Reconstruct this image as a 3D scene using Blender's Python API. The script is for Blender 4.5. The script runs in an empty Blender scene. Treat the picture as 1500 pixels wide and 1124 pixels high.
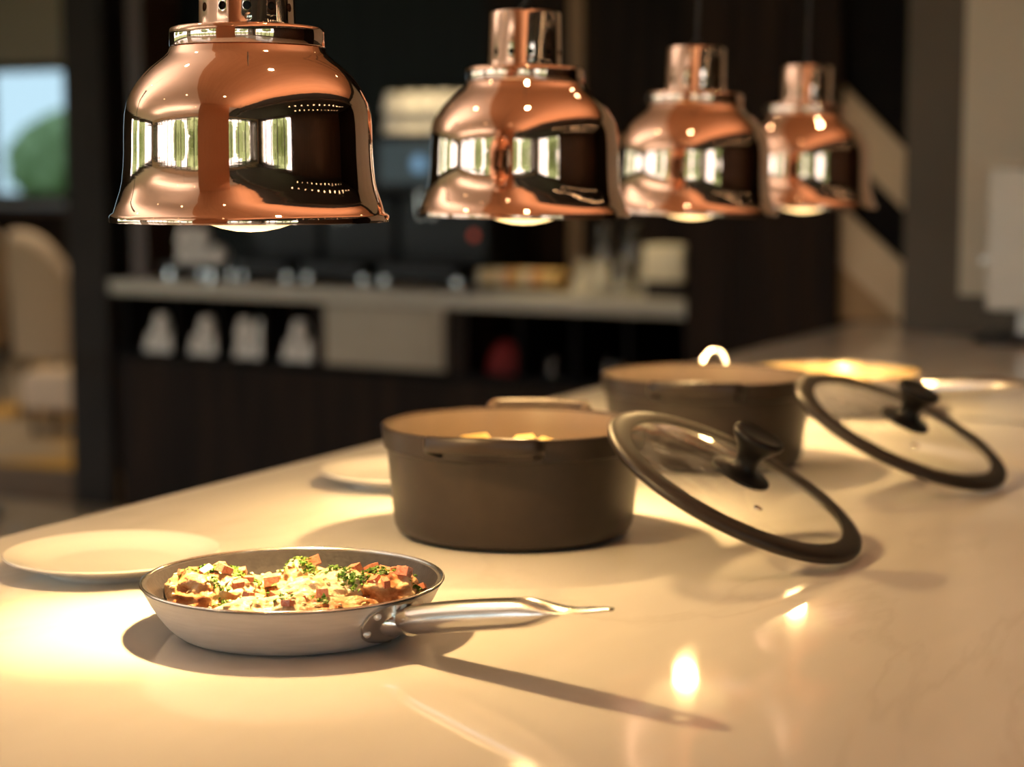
import bpy, bmesh, math, random
from mathutils import Vector, Matrix, noise
from mathutils.bvhtree import BVHTree
PI = math.pi
R = math.radians
random.seed(7)
SC = bpy.context.scene
COL = SC.collection
CT = 0.95                       # counter top height

# ------------------------------------------------------------------ materials
def mat(name, col=(.8, .8, .8), rough=.5, metal=0., spec=.5, emit=None, estr=0., trans=0., ior=1.45,
        coat=0., var=None, vscale=20., vdetail=4., bump=0., bscale=80., stretch=None, aniso=0.):
    m = bpy.data.materials.new(name); m.use_nodes = True
    nt = m.node_tree; b = nt.nodes['Principled BSDF']
    b.inputs['Base Color'].default_value = (*col, 1)
    b.inputs['Roughness'].default_value = rough
    b.inputs['Metallic'].default_value = metal
    b.inputs['Specular IOR Level'].default_value = spec
    b.inputs['IOR'].default_value = ior
    b.inputs['Transmission Weight'].default_value = trans
    b.inputs['Coat Weight'].default_value = coat
    b.inputs['Anisotropic'].default_value = aniso
    if emit:
        b.inputs['Emission Color'].default_value = (*emit, 1)
        b.inputs['Emission Strength'].default_value = estr
    tc = nt.nodes.new('ShaderNodeTexCoord'); src = tc.outputs['Object']
    if stretch:
        mp = nt.nodes.new('ShaderNodeMapping'); mp.inputs['Scale'].default_value = stretch
        nt.links.new(src, mp.inputs['Vector']); src = mp.outputs['Vector']
    if var:
        n = nt.nodes.new('ShaderNodeTexNoise'); n.inputs['Scale'].default_value = vscale
        n.inputs['Detail'].default_value = vdetail
        nt.links.new(src, n.inputs['Vector'])
        r = nt.nodes.new('ShaderNodeValToRGB')
        stops = [(0.36, col), (0.64, var)] if isinstance(var[0], float) else var
        while len(r.color_ramp.elements) < len(stops): r.color_ramp.elements.new(.5)
        for e, (p, c) in zip(r.color_ramp.elements, stops):
            e.position = p; e.color = (*c, 1)
        nt.links.new(n.outputs['Fac'], r.inputs['Fac'])
        nt.links.new(r.outputs['Color'], b.inputs['Base Color'])
    if bump:
        n2 = nt.nodes.new('ShaderNodeTexNoise'); n2.inputs['Scale'].default_value = bscale
        n2.inputs['Detail'].default_value = 3
        nt.links.new(src, n2.inputs['Vector'])
        bp = nt.nodes.new('ShaderNodeBump'); bp.inputs['Strength'].default_value = bump
        bp.inputs['Distance'].default_value = .002
        nt.links.new(n2.outputs['Fac'], bp.inputs['Height'])
        nt.links.new(bp.outputs['Normal'], b.inputs['Normal'])
    return m

def pane_mat(name, tint=(1, 1, 1), gloss=.08, haze=0.):
    """thin clear pane: straight-through light plus a fresnel mirror (and a little fog)"""
    m = bpy.data.materials.new(name); m.use_nodes = True
    nt = m.node_tree; nt.nodes.clear()
    out = nt.nodes.new('ShaderNodeOutputMaterial')
    tr = nt.nodes.new('ShaderNodeBsdfTransparent'); tr.inputs['Color'].default_value = (*tint, 1)
    gl = nt.nodes.new('ShaderNodeBsdfGlossy'); gl.inputs['Roughness'].default_value = gloss
    lw = nt.nodes.new('ShaderNodeLayerWeight'); lw.inputs['Blend'].default_value = .5
    pw_ = nt.nodes.new('ShaderNodeMath'); pw_.operation = 'POWER'; pw_.inputs[1].default_value = 5
    nt.links.new(lw.outputs['Facing'], pw_.inputs[0])
    fr = nt.nodes.new('ShaderNodeMapRange'); fr.inputs['To Min'].default_value = .04; fr.inputs['To Max'].default_value = 1.
    nt.links.new(pw_.outputs[0], fr.inputs['Value'])
    mx = nt.nodes.new('ShaderNodeMixShader')
    nt.links.new(fr.outputs[0], mx.inputs[0]); nt.links.new(tr.outputs[0], mx.inputs[1]); nt.links.new(gl.outputs[0], mx.inputs[2])
    last = mx
    if haze:
        df = nt.nodes.new('ShaderNodeBsdfTranslucent'); df.inputs['Color'].default_value = (.75, .75, .72, 1)
        d2 = nt.nodes.new('ShaderNodeBsdfDiffuse'); d2.inputs['Color'].default_value = (.7, .7, .68, 1)
        ad = nt.nodes.new('ShaderNodeMixShader'); ad.inputs[0].default_value = .5
        nt.links.new(df.outputs[0], ad.inputs[1]); nt.links.new(d2.outputs[0], ad.inputs[2])
        tc = nt.nodes.new('ShaderNodeTexCoord'); mp = nt.nodes.new('ShaderNodeMapping')
        mp.inputs['Scale'].default_value = (26, 60, 20); mp.inputs['Rotation'].default_value = (0, 0, .6)
        n = nt.nodes.new('ShaderNodeTexNoise'); n.inputs['Scale'].default_value = 1.; n.inputs['Detail'].default_value = 6
        nt.links.new(tc.outputs['Object'], mp.inputs['Vector']); nt.links.new(mp.outputs['Vector'], n.inputs['Vector'])
        rp = nt.nodes.new('ShaderNodeMapRange'); rp.inputs['From Min'].default_value = .4; rp.inputs['From Max'].default_value = .75
        rp.inputs['To Max'].default_value = haze
        nt.links.new(n.outputs['Fac'], rp.inputs['Value'])
        # painted room reflection plus smears, on the upper half (towards -x of the lid)
        sx = nt.nodes.new('ShaderNodeSeparateXYZ'); nt.links.new(tc.outputs['Object'], sx.inputs[0])
        r2 = nt.nodes.new('ShaderNodeMapRange'); r2.inputs['From Min'].default_value = .02; r2.inputs['From Max'].default_value = -.035
        nt.links.new(sx.outputs['X'], r2.inputs['Value'])
        ml = nt.nodes.new('ShaderNodeMath'); ml.operation = 'MULTIPLY'
        nt.links.new(rp.outputs[0], ml.inputs[0]); nt.links.new(r2.outputs[0], ml.inputs[1])
        m2 = nt.nodes.new('ShaderNodeMixShader')
        nt.links.new(ml.outputs[0], m2.inputs[0]); nt.links.new(mx.outputs[0], m2.inputs[1]); nt.links.new(ad.outputs[0], m2.inputs[2])
        last = m2
    nt.links.new(last.outputs[0], out.inputs['Surface'])
    return m

def quartz():
    m = mat('quartz', (.80, .765, .71), .055, spec=.45)
    nt = m.node_tree; b = nt.nodes['Principled BSDF']
    tc = nt.nodes.new('ShaderNodeTexCoord')
    mp = nt.nodes.new('ShaderNodeMapping'); mp.inputs['Scale'].default_value = (1.6, .55, 1); mp.inputs['Rotation'].default_value = (0, 0, .5)
    nt.links.new(tc.outputs['Object'], mp.inputs['Vector'])
    n = nt.nodes.new('ShaderNodeTexNoise'); n.inputs['Scale'].default_value = 1.5; n.inputs['Detail'].default_value = 7
    n.inputs['Distortion'].default_value = 1.2
    nt.links.new(mp.outputs['Vector'], n.inputs['Vector'])
    r = nt.nodes.new('ShaderNodeValToRGB'); el = r.color_ramp.elements
    el[0].position = .485; el[0].color = (.80, .765, .71, 1)
    el[1].position = .515; el[1].color = (.80, .765, .71, 1)
    e = el.new(.5); e.color = (.75, .712, .655, 1)
    n2 = nt.nodes.new('ShaderNodeTexNoise'); n2.inputs['Scale'].default_value = 5.; n2.inputs['Detail'].default_value = 3
    nt.links.new(mp.outputs['Vector'], n2.inputs['Vector'])
    r2 = nt.nodes.new('ShaderNodeValToRGB')
    r2.color_ramp.elements[0].color = (.93, .93, .93, 1); r2.color_ramp.elements[1].color = (1, 1, 1, 1)
    r2.color_ramp.elements[0].position = .4; r2.color_ramp.elements[1].position = .6
    nt.links.new(n.outputs['Fac'], r.inputs['Fac']); nt.links.new(n2.outputs['Fac'], r2.inputs['Fac'])
    mx = nt.nodes.new('ShaderNodeMix'); mx.data_type = 'RGBA'; mx.blend_type = 'MULTIPLY'; mx.inputs[0].default_value = 1
    nt.links.new(r.outputs['Color'], mx.inputs[6]); nt.links.new(r2.outputs['Color'], mx.inputs[7])
    nt.links.new(mx.outputs[2], b.inputs['Base Color'])
    return m

def bulb_mat():
    """frosted reflector bulb: the glowing face is hottest in the middle of the bulb itself"""
    m = mat('bulb_glass', (.9, .85, .75), .35)
    nt = m.node_tree; b = nt.nodes['Principled BSDF']
    tc = nt.nodes.new('ShaderNodeTexCoord'); sx = nt.nodes.new('ShaderNodeSeparateXYZ')
    nt.links.new(tc.outputs['Object'], sx.inputs[0])
    a = nt.nodes.new('ShaderNodeMath'); a.operation = 'MULTIPLY'; nt.links.new(sx.outputs['X'], a.inputs[0]); nt.links.new(sx.outputs['X'], a.inputs[1])
    c = nt.nodes.new('ShaderNodeMath'); c.operation = 'MULTIPLY_ADD'; nt.links.new(sx.outputs['Y'], c.inputs[0]); nt.links.new(sx.outputs['Y'], c.inputs[1]); nt.links.new(a.outputs[0], c.inputs[2])
    s = nt.nodes.new('ShaderNodeMath'); s.operation = 'SQRT'; nt.links.new(c.outputs[0], s.inputs[0])
    r = nt.nodes.new('ShaderNodeMapRange'); r.inputs['From Min'].default_value = .0; r.inputs['From Max'].default_value = .045
    r.inputs['To Min'].default_value = BULB; r.inputs['To Max'].default_value = BULB*.2
    nt.links.new(s.outputs[0], r.inputs['Value'])
    b.inputs['Emission Color'].default_value = (1, .66, .27, 1)
    nt.links.new(r.outputs[0], b.inputs['Emission Strength'])
    return m
BULB = 5.0

M = {}
M['copper'] = mat('polished_copper', (.955, .67, .53), .045, 1., var=(.935, .645, .505), vscale=9, bump=.02, bscale=40, stretch=(1, 1, 6))
M['copper_cap'] = mat('copper_cap', (.95, .72, .60), .06, 1., var=(.93, .69, .565), vscale=12)
M['chrome'] = mat('chrome', (.85, .85, .84), .12, 1., var=(.78, .78, .77), vscale=20)
M['steel'] = mat('brushed_steel', (.72, .70, .67), .2, 1., var=(.64, .62, .60), vscale=14, stretch=(1, 1, 8))
M['alu'] = mat('brushed_aluminium', (.97, .95, .92), .48, .8, var=(.91, .89, .86), vscale=30, stretch=(1, 1, 14), bump=.05, bscale=60, aniso=.4)
M['nonstick'] = mat('dark_nonstick', (.019, .0152, .0178), .42, var=(.029, .024, .026), vscale=160, spec=.6, bump=.15, bscale=400)
M['panrim'] = mat('bare_rim', (.9, .88, .85), .18, 1., var=(.84, .82, .8), vscale=30)
M['pot'] = mat('taupe_enamel', (.0225, .0148, .0112), .36, .2, var=(.0275, .018, .0138), vscale=60, bump=.06, bscale=260)
M['potin'] = mat('greige_lining', (.066, .047, .037), .36, var=(.058, .042, .033), vscale=30)
M['potbase'] = mat('pot_base', (.02, .018, .017), .5, var=(.028, .024, .022), vscale=40)
M['pan_cream'] = mat('pale_ceramic_lining', (.84, .62, .32), .22, .5, var=(.80, .58, .28), vscale=18)
M['black'] = mat('black_plastic', (.007, .006, .0055), .4, spec=.25, var=(.010, .0085, .008), vscale=60)
M['silicone'] = mat('black_silicone', (.021, .0145, .0105), .42, spec=.4, var=(.026, .018, .013), vscale=50)
M['lidglass'] = pane_mat('lid_glass', (.93, .93, .91), .03, haze=.42)
M['dimpane'] = pane_mat('dimmed_window_glass', (.39, .46, .49), .02)  # dark tint added to dim the sky behind the far windows
M['pane'] = pane_mat('window_glass', (.96, .98, .97), .01)
M['porcelain'] = mat('white_porcelain', (.86, .84, .80), .14, var=(.82, .80, .77), vscale=8, coat=.3)
M['quartz'] = quartz()
M['bulb'] = bulb_mat()
M['cord'] = mat('black_cord', (.02, .02, .022), .6, var=(.03, .03, .032), vscale=200)
M['wood'] = mat('dark_stained_oak', (.02, .012, .008), .6, spec=.1, var=[(.3, (.008, .0045, .003)), (.5, (.015, .0082, .005)), (.7, (.026, .0138, .0075))], vscale=7, stretch=(3, 3, .25), bump=.1, bscale=30)
M['woodred'] = mat('red_brown_oak', (.06, .026, .012), .45, var=(.085, .04, .02), vscale=8, stretch=(4, 4, .3))
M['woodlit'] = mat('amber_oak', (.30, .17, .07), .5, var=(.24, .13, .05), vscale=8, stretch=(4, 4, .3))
M['blackwood'] = mat('black_lacquer', (.006, .005, .005), .7, spec=.06, var=(.008, .007, .0065), vscale=10)
M['greenglass'] = mat('dark_green_panel', (.003, .0042, .0033), .5, spec=.12, var=(.007, .009, .0072), vscale=5, stretch=(7, 7, .12))
M['barstone'] = mat('bar_stone', (.42, .38, .31), .4, var=(.38, .345, .28), vscale=14)
M['cream'] = mat('cream_panel', (.36, .31, .24), .6, var=(.33, .285, .22), vscale=6)
M['creamwall'] = mat('cream_plaster', (.74, .60, .46), .8, var=(.71, .575, .44), vscale=3)
M['ceil'] = mat('ceiling_paint', (.80, .70, .62), .9, var=(.78, .68, .60), vscale=2)
M['ceildark'] = mat('dark_ceiling', (.03, .026, .024), .8, var=(.036, .031, .028), vscale=2)
M['wallwhite'] = mat('pale_wall', (.52, .47, .38), .8, var=(.49, .44, .355), vscale=3)
M['amber'] = mat('amber_timber', (.62, .33, .185), .6, var=(.58, .30, .165), vscale=5, stretch=(4, .3, 4))
M['terrace'] = mat('terrace_stone', (.58, .55, .50), .7, var=(.54, .51, .46), vscale=2)
M['jamb'] = mat('grey_brown_jamb', (.085, .070, .052), .7, var=(.075, .062, .046), vscale=4)
M['stripe'] = mat('sand_stripe', (.62, .47, .30), .6, var=(.58, .43, .27), vscale=9)
M['stripe2'] = mat('ochre_stripe', (.36, .22, .10), .6, var=(.32, .19, .085), vscale=9)
M['pillar'] = mat('charcoal_pillar', (.022, .018, .016), .7, spec=.2, var=(.027, .022, .019), vscale=6)
M['floor'] = mat('beige_floor', (.52, .45, .36), .1, spec=.7, var=(.46, .40, .31), vscale=2.5, stretch=(1, 5, 1))
M['step'] = mat('brown_step', (.14, .085, .045), .6, var=(.11, .07, .038), vscale=5)
M['carpet'] = mat('ochre_grey_carpet', (.5, .3, .08), .95, var=[(.50, (.55, .32, .07)), (.55, (.36, .29, .21)), (.66, (.33, .28, .23))], vscale=.75, vdetail=1.)
M['chair'] = mat('beige_upholstery', (.42, .31, .20), .85, var=(.38, .28, .18), vscale=40, bump=.2, bscale=300)
M['chairtrim'] = mat('pale_leather', (.66, .52, .38), .5, var=(.62, .48, .35), vscale=20)
M['slate'] = mat('slate_blue_top', (.16, .19, .23), .4, var=(.14, .17, .205), vscale=12)
M['frame'] = mat('dark_window_frame', (.05, .042, .036), .5, var=(.06, .05, .043), vscale=10)
M['lawn'] = mat('lawn', (.16, .21, .07), .95, var=(.22, .27, .10), vscale=3)
M['leaf'] = mat('tree_leaves', (.17, .24, .09), .9, var=(.32, .40, .19), vscale=4, bump=.6, bscale=8)
M['bark'] = mat('bark', (.10, .07, .05), .9, var=(.14, .10, .07), vscale=12, stretch=(4, 4, .6))
M['screen'] = mat('screen', (.02, .03, .04), .3, emit=(.05, .16, .20), estr=.09, var=(.03, .04, .05), vscale=9)
M['icon'] = mat('screen_icon', (.02, .03, .04), .3, emit=(.22, .45, .70), estr=.6, var=(.03, .04, .05), vscale=9)
M['redlamp'] = mat('red_indicator', (.4, .03, .01), .4, emit=(1, .12, .04), estr=.35, var=(.3, .03, .01), vscale=9)
M['glass'] = mat('clear_glass', (1, 1, 1), .02, trans=1., ior=1.45)
M['red'] = mat('red_cloth', (.16, .006, .006), .8, var=(.12, .005, .005), vscale=20)
M['downlight'] = mat('downlight_lens', (.9, .8, .6), .4, emit=(1, .74, .42), estr=14., var=(.85, .75, .55), vscale=9)
M['greybox'] = mat('pale_grey_enamel', (.60, .58, .53), .4, var=(.55, .535, .49), vscale=14)
M['gold'] = mat('gold_packet', (.78, .52, .20), .45, var=(.66, .42, .14), vscale=30)
M['creampk'] = mat('cream_packet', (.80, .70, .50), .5, var=(.72, .62, .42), vscale=30)
M['orangepk'] = mat('orange_packet', (.72, .30, .08), .5, var=(.62, .25, .06), vscale=30)
M['chicken'] = mat('seared_chicken', (.74, .50, .27), .38, var=[(.33, (.22, .06, .025)), (.42, (.58, .24, .09)), (.52, (.74, .43, .20)), (.64, (.84, .66, .42))], vscale=52, vdetail=6, bump=1., bscale=230, coat=.2)
M['cheese'] = mat('cream_sauce', (.88, .76, .50), .32, var=[(.34, (.60, .28, .11)), (.43, (.76, .50, .25)), (.53, (.84, .66, .41)), (.66, (.90, .80, .60))], vscale=58, vdetail=6, bump=1., bscale=230, coat=.2)
M['tomato'] = mat('diced_tomato', (.76, .20, .11), .3, var=(.84, .40, .26), vscale=2.2, coat=.3)
M['parsley'] = mat('chopped_parsley', (.055, .16, .012), .55, var=(.19, .33, .045), vscale=90)
M['onion'] = mat('onion_shred', (.84, .70, .40), .4, var=(.86, .77, .53), vscale=120)
M['potato'] = mat('potato', (.88, .66, .27), .5, var=(.82, .58, .22), vscale=50, bump=.2, bscale=200)
M['stew'] = mat('potato_cream', (.62, .42, .18), .5, var=(.70, .50, .24), vscale=30, bump=.5, bscale=60)

# ------------------------------------------------------------------ mesh builder
class MB:
    def __init__(s): s.v = []; s.f = []
    def add(s, vs, fs):
        k = len(s.v); s.v += [tuple(v) for v in vs]; s.f += [tuple(i+k for i in f) for f in fs]; return s
    def box(s, x0, x1, y0, y1, z0, z1, mx=None):
        vs = [Vector(p) for p in ((x0,y0,z0),(x1,y0,z0),(x1,y1,z0),(x0,y1,z0),(x0,y0,z1),(x1,y0,z1),(x1,y1,z1),(x0,y1,z1))]
        if mx: vs = [mx @ v for v in vs]
        return s.add(vs, [(0,3,2,1),(4,5,6,7),(0,1,5,4),(1,2,6,5),(2,3,7,6),(3,0,4,7)])
    def lathe(s, prof, n=64, closed=False, mx=None, sx=1., sy=1.):
        """revolve (r,z) pairs about z; r=0 ends become poles"""
        vs = []; rings = []
        for r, z in prof:
            if r < 1e-6:
                rings.append([len(vs)]); vs.append(Vector((0, 0, z)))
            else:
                rings.append(list(range(len(vs), len(vs)+n)))
                vs += [Vector((r*math.cos(2*PI*i/n)*sx, r*math.sin(2*PI*i/n)*sy, z)) for i in range(n)]
        fs = []
        pairs = list(zip(rings, rings[1:])) + ([(rings[-1], rings[0])] if closed else [])
        for a, b in pairs:
            for i in range(n):
                j = (i+1) % n
                if len(a) == 1 and len(b) == 1: continue
                if len(a) == 1: fs.append((a[0], b[j], b[i]))
                elif len(b) == 1: fs.append((a[i], a[j], b[0]))
                else: fs.append((a[i], a[j], b[j], b[i]))
        if mx: vs = [mx @ v for v in vs]
        return s.add(vs, fs)
    def tube(s, pts, rad, n=12, up=Vector((0, 0, 1)), ell=None):
        """sweep an ellipse along pts; rad number or list, ell = list of (a,b) half axes across/up"""
        pts = [Vector(p) for p in pts]; k = len(pts)
        vs = []
        for i, p in enumerate(pts):
            t = (pts[min(i+1, k-1)] - pts[max(i-1, 0)]).normalized()
            sd = t.cross(up)
            if sd.length < 1e-4: sd = t.cross(Vector((1, 0, 0)))
            sd.normalize(); u = sd.cross(t).normalized()
            a, b = ell[i] if ell else ((rad[i],)*2 if isinstance(rad, (list, tuple)) else (rad, rad))
            vs += [p + sd*a*math.cos(2*PI*q/n) + u*b*math.sin(2*PI*q/n) for q in range(n)]
        fs = []
        for i in range(k-1):
            for q in range(n):
                w = (q+1) % n
                fs.append((i*n+q, i*n+w, (i+1)*n+w, (i+1)*n+q))
        fs += [tuple(reversed(range(n))), tuple(range((k-1)*n, k*n))]
        return s.add(vs, fs)
    def prism(s, poly, y0, y1):
        """extrude an (x,z) outline along y"""
        n = len(poly)
        vs = [Vector((x, y0, z)) for x, z in poly] + [Vector((x, y1, z)) for x, z in poly]
        fs = [tuple(range(n)), tuple(reversed(range(n, 2*n)))] + [(i, i+n, (i+1) % n+n, (i+1) % n) for i in range(n)]
        return s.add(vs, fs)
    def build(s, name, m, parent=None, bevel=0., seg=2, sharp=40, smooth=True, loc=None, rot=None):
        me = bpy.data.meshes.new(name); me.from_pydata(s.v, [], s.f)
        bm = bmesh.new(); bm.from_mesh(me)
        bmesh.ops.recalc_face_normals(bm, faces=bm.faces)
        if bevel:
            es = [e for e in bm.edges if len(e.link_faces) == 2 and e.calc_face_angle(0) > .5]
            sharp = min(sharp, 20)
            bmesh.ops.bevel(bm, geom=es, offset=bevel, segments=seg, profile=.6, affect='EDGES', clamp_overlap=True)
        bm.to_mesh(me); bm.free()
        if smooth:
            for p in me.polygons: p.use_smooth = True
            me.set_sharp_from_angle(angle=R(sharp))
        me.materials.append(m)
        o = bpy.data.objects.new(name, me); COL.objects.link(o)
        if parent: o.parent = parent
        if loc is not None: o.location = loc
        if rot is not None: o.rotation_euler = rot
        return o

def tag(o, label=None, cat=None, group=None, kind=None):
    if label: o['label'] = label
    if cat: o['category'] = cat
    if group: o['group'] = group
    if kind: o['kind'] = kind
    return o
def thing(name, label, cat, loc=(0, 0, 0), rot=(0, 0, 0), group=None):
    o = bpy.data.objects.new(name, None); COL.objects.link(o); o.empty_display_size = .05
    o.location = loc; o.rotation_euler = rot
    return tag(o, label, cat, group)
def struct(o): o['kind'] = 'structure'; return o
def dup(o, loc=None, rot=None, label=None, group=None, parent=None):
    c = o.copy(); COL.objects.link(c)
    if parent: c.parent = parent
    if loc is not None: c.location = loc
    if rot is not None: c.rotation_euler = rot
    if label: c['label'] = label
    if group: c['group'] = group
    for ch in list(o.children): dup(ch, parent=c)
    return c
def cut(o, cutter):
    """subtract a closed mesh from o and keep the result as plain mesh data"""
    m = o.modifiers.new('cut', 'BOOLEAN'); m.operation = 'DIFFERENCE'; m.object = cutter; m.solver = 'EXACT'
    dg = bpy.context.evaluated_depsgraph_get(); dg.update()
    me = bpy.data.meshes.new_from_object(o.evaluated_get(dg))
    o.modifiers.clear(); o.data = me
    for p in me.polygons: p.use_smooth = True
    me.set_sharp_from_angle(angle=R(35))
    bpy.data.objects.remove(cutter)

# ------------------------------------------------------------------ camera
cam = bpy.data.cameras.new('camera'); co = bpy.data.objects.new('camera', cam); COL.objects.link(co)
co.location = (0, 0, 1.32); co.rotation_euler = (R(90-6.3402), 0, R(26.2553))
cam.sensor_width = 36; cam.lens = 64.8; cam.clip_start = .05; cam.clip_end = 200
cam.dof.use_dof = True; cam.dof.focus_distance = 1.50; cam.dof.aperture_fstop = 3.3
SC.camera = co

# ------------------------------------------------------------------ setting
CEIL = 2.75
def S(name, mb, m, **k): return struct(mb.build(name, m, smooth=False, **k))
S('floor', MB().box(-12, 5, -6, 12, -.1, 0), M['floor'])
S('floor_platform', MB().box(-11.9, -4.6, 5.90, 10.2, .0, .14), M['carpet'])
S('trim_1', MB().box(-11.9, -4.88, 5.855, 5.90, .0, .135), M['step'])
cm = MB().box(-12, .6, -6, 4.0, CEIL, CEIL+.1).box(-12, -4.6, 4.0, 12, CEIL, CEIL+.1)
S('ceiling', cm, M['ceil'])
S('ceiling_kitchen', MB().box(.6, 5, -6, 12, CEIL-.12, CEIL+.1).box(-4.6, .6, 4.0, 12, CEIL-.12, CEIL+.1), M['ceildark'])

def window_wall(axis, at, a0, a1, z1, openings, name, m, t=.2):
    """wall in the plane axis=at from a0 to a1, with rectangular openings (b0,b1,zlow,zhigh)"""
    mb = MB()
    def bx(p0, p1, q0, q1):
        if p1-p0 < 1e-4 or q1-q0 < 1e-4: return
        if axis == 'y': mb.box(p0, p1, at, at+t, q0, q1)
        else: mb.box(at, at+t, p0, p1, q0, q1)
    cur = a0
    for b0, b1, zl, zh in sorted(openings):
        bx(cur, b0, 0, z1); bx(b0, b1, 0, zl); bx(b0, b1, zh, z1); cur = b1
    bx(cur, a1, 0, z1)
    return S(name, mb, m)
wn = [0]
def window(axis, at, b0, b1, zl, zh, nm, trans_z=None, t=.2, pane='pane'):
    wn[0] += 1; nme = 'window_%d' % wn[0]
    root = bpy.data.objects.new(nme, None); COL.objects.link(root); struct(root)
    fr = MB()
    def bx(mb, p0, p1, q0, q1, d0, d1):
        if axis == 'y': mb.box(p0, p1, at+d0, at+d1, q0, q1)
        else: mb.box(at+d0, at+d1, p0, p1, q0, q1)
    w = .05
    bx(fr, b0, b0+w, zl, zh, .05, .14); bx(fr, b1-w, b1, zl, zh, .05, .14)
    bx(fr, b0, b1, zl, zl+w, .05, .14); bx(fr, b0, b1, zh-w, zh, .05, .14)
    for i in range(1, nm):
        c = b0+(b1-b0)*i/nm; bx(fr, c-w/2, c+w/2, zl, zh, .05, .14)
    if trans_z: bx(fr, b0, b1, trans_z-w/2, trans_z+w/2, .055, .135)
    struct(fr.build('window_frame', M['frame'], root, smooth=False))
    pn = MB(); bx(pn, b0+w/2, b1-w/2, zl+w/2, zh-w/2, .085, .092)
    struct(pn.build('window_pane', M[pane], root, smooth=False))
# wall behind the camera, with tall garden windows left and right of a plastered stretch
ow = [(-11.6, -1.75, .2, 2.5), (.2, 4.0, .2, 2.5)]
window_wall('y', -4.2, -12, 5, CEIL, ow, 'wall_front', M['creamwall'], -.2)
window('y', -4.4, -11.6, -1.75, .2, 2.5, 13)
window('y', -4.4, .2, 4.0, .2, 2.5, 5)
# right side: windows by the camera, dark panelling further in
window_wall('x', 4.2, -6, 12, CEIL, [(-3.9, -.3, .2, 2.5)], 'wall_right', M['woodred'])
window('x', 4.2, -3.9, -.3, .2, 2.5, 5)
# far dining-room windows
window_wall('y', 10.2, -12, 5, CEIL, [(-10.9, -7.6, 1.17, 2.12)], 'wall_back', M['wallwhite'])
window('y', 10.2, -10.9, -7.6, 1.17, 2.12, 4, pane='dimpane')
window_wall('x', -12, -6, 12, CEIL, [(-4.0, 3.4, .2, 2.5)], 'wall_left', M['jamb'], -.2)
window('x', -12.2, -4.0, 3.4, .2, 2.5, 8)
# plastered column standing behind the photographer
S('pillar', MB().box(-1.42, -.12, -1.75, -1.25, 0, CEIL), M['amber'], bevel=.01)

S('ceiling_bulkhead', MB().box(-1.42, .5999, -1.75, 3.999, CEIL-.12, CEIL), M['amber'])
# bar alcove: local frame s along the bar, d into the wall
BO = Vector((-4.324, 5.441, 0)); BR = -.10107
BM = Matrix.Translation(BO) @ Matrix.Rotation(BR, 4, 'Z')
def B(s, d, z): return BM @ Vector((s, d, z))
def bbox(mb, s0, s1, d0, d1, z0, z1): return mb.box(s0, s1, d0, d1, z0, z1, BM)
S('wall_alcove', bbox(MB(), -.45, 3.05, .62, .75, 0, CEIL), M['greenglass'])
S('wall_alcove_left', bbox(MB(), -.30, -.23, .42, .62, 0, CEIL), M['woodred'])
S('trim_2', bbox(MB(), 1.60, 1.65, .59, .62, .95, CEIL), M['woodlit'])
S('trim_3', bbox(MB(), 1.25, 1.60, .60, .62, .95, CEIL), M['wood'])
S('trim_4', bbox(MB(), 1.65, 3.0, .60, .62, .95, CEIL), M['wood'])
S('pillar_dining', MB().box(-4.875, -4.675, 5.85, 6.4, 0, CEIL), M['pillar'], bevel=.006)
# dark timber column at the end of the counter, and the striped panel beside it
cp = MB()
xs = [-1.79, -1.66, -1.53, -1.45, -1.37]
for a, b in zip(xs, xs[1:]): cp.box(a+.002, b-.002, 4.69, 4.72, 0, CEIL)
cp.box(-1.79, -1.37, 4.70, 6.0, 0, CEIL)
S('pillar_timber', cp, M['wood'])
wp = thing('wall_panel', 'black wall panel with slanting sand coloured stripes at the far end of the counter', 'wall panel', (0, 4.72, 0))
MB().box(-1.37, -1.128, .012, .06, CT+.001, CEIL).build('backing', M['blackwood'], wp, smooth=False)
MB().prism([(-1.37, 1.562), (-1.132, 1.325), (-1.132, 1.170), (-1.37, 1.402)], 0, .012).build('stripe', M['stripe'], wp, smooth=False)
MB().prism([(-1.37, 1.250), (-1.132, 1.040), (-1.132, CT+.002), (-1.205, CT+.002), (-1.37, 1.095)], 0, .012).build('stripe', M['stripe'], wp, smooth=False)
MB().prism([(-1.37, 1.093), (-1.207, CT+.002), (-1.37, CT+.002)], 0, .012).build('stripe', M['stripe2'], wp, smooth=False)['label'] = 'brown corner stripe'
S('trim_5', MB().box(-1.126, -.975, 4.42, 4.8, 0, CEIL), M['jamb'])
S('wall_end', MB().box(-.985, 1.0, 4.40, 4.6, 1.045, CEIL), M['wallwhite'])
S('baseboard_end', MB().box(-.985, 1.0, 4.41, 4.6, 0, 1.045), M['jamb'])
S('wall_kitchen', MB().box(1.0, 4.2, 4.9, 5.1, 0, CEIL), M['wood'])

# ------------------------------------------------------------------ buffet counter
bc = thing('buffet_counter', 'long buffet counter with a white veined quartz top carrying the pans and pots', 'counter', (0, 0, 0))
MB().box(-1.312, -.13, -.2, 4.70, CT-.04, CT).build('worktop', M['quartz'], bc, bevel=.004, seg=3, smooth=False)
MB().box(-1.25, -.2, -.1, 4.66, .0, CT-.0405).build('base_cabinet', M['wood'], bc, smooth=False)

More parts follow.
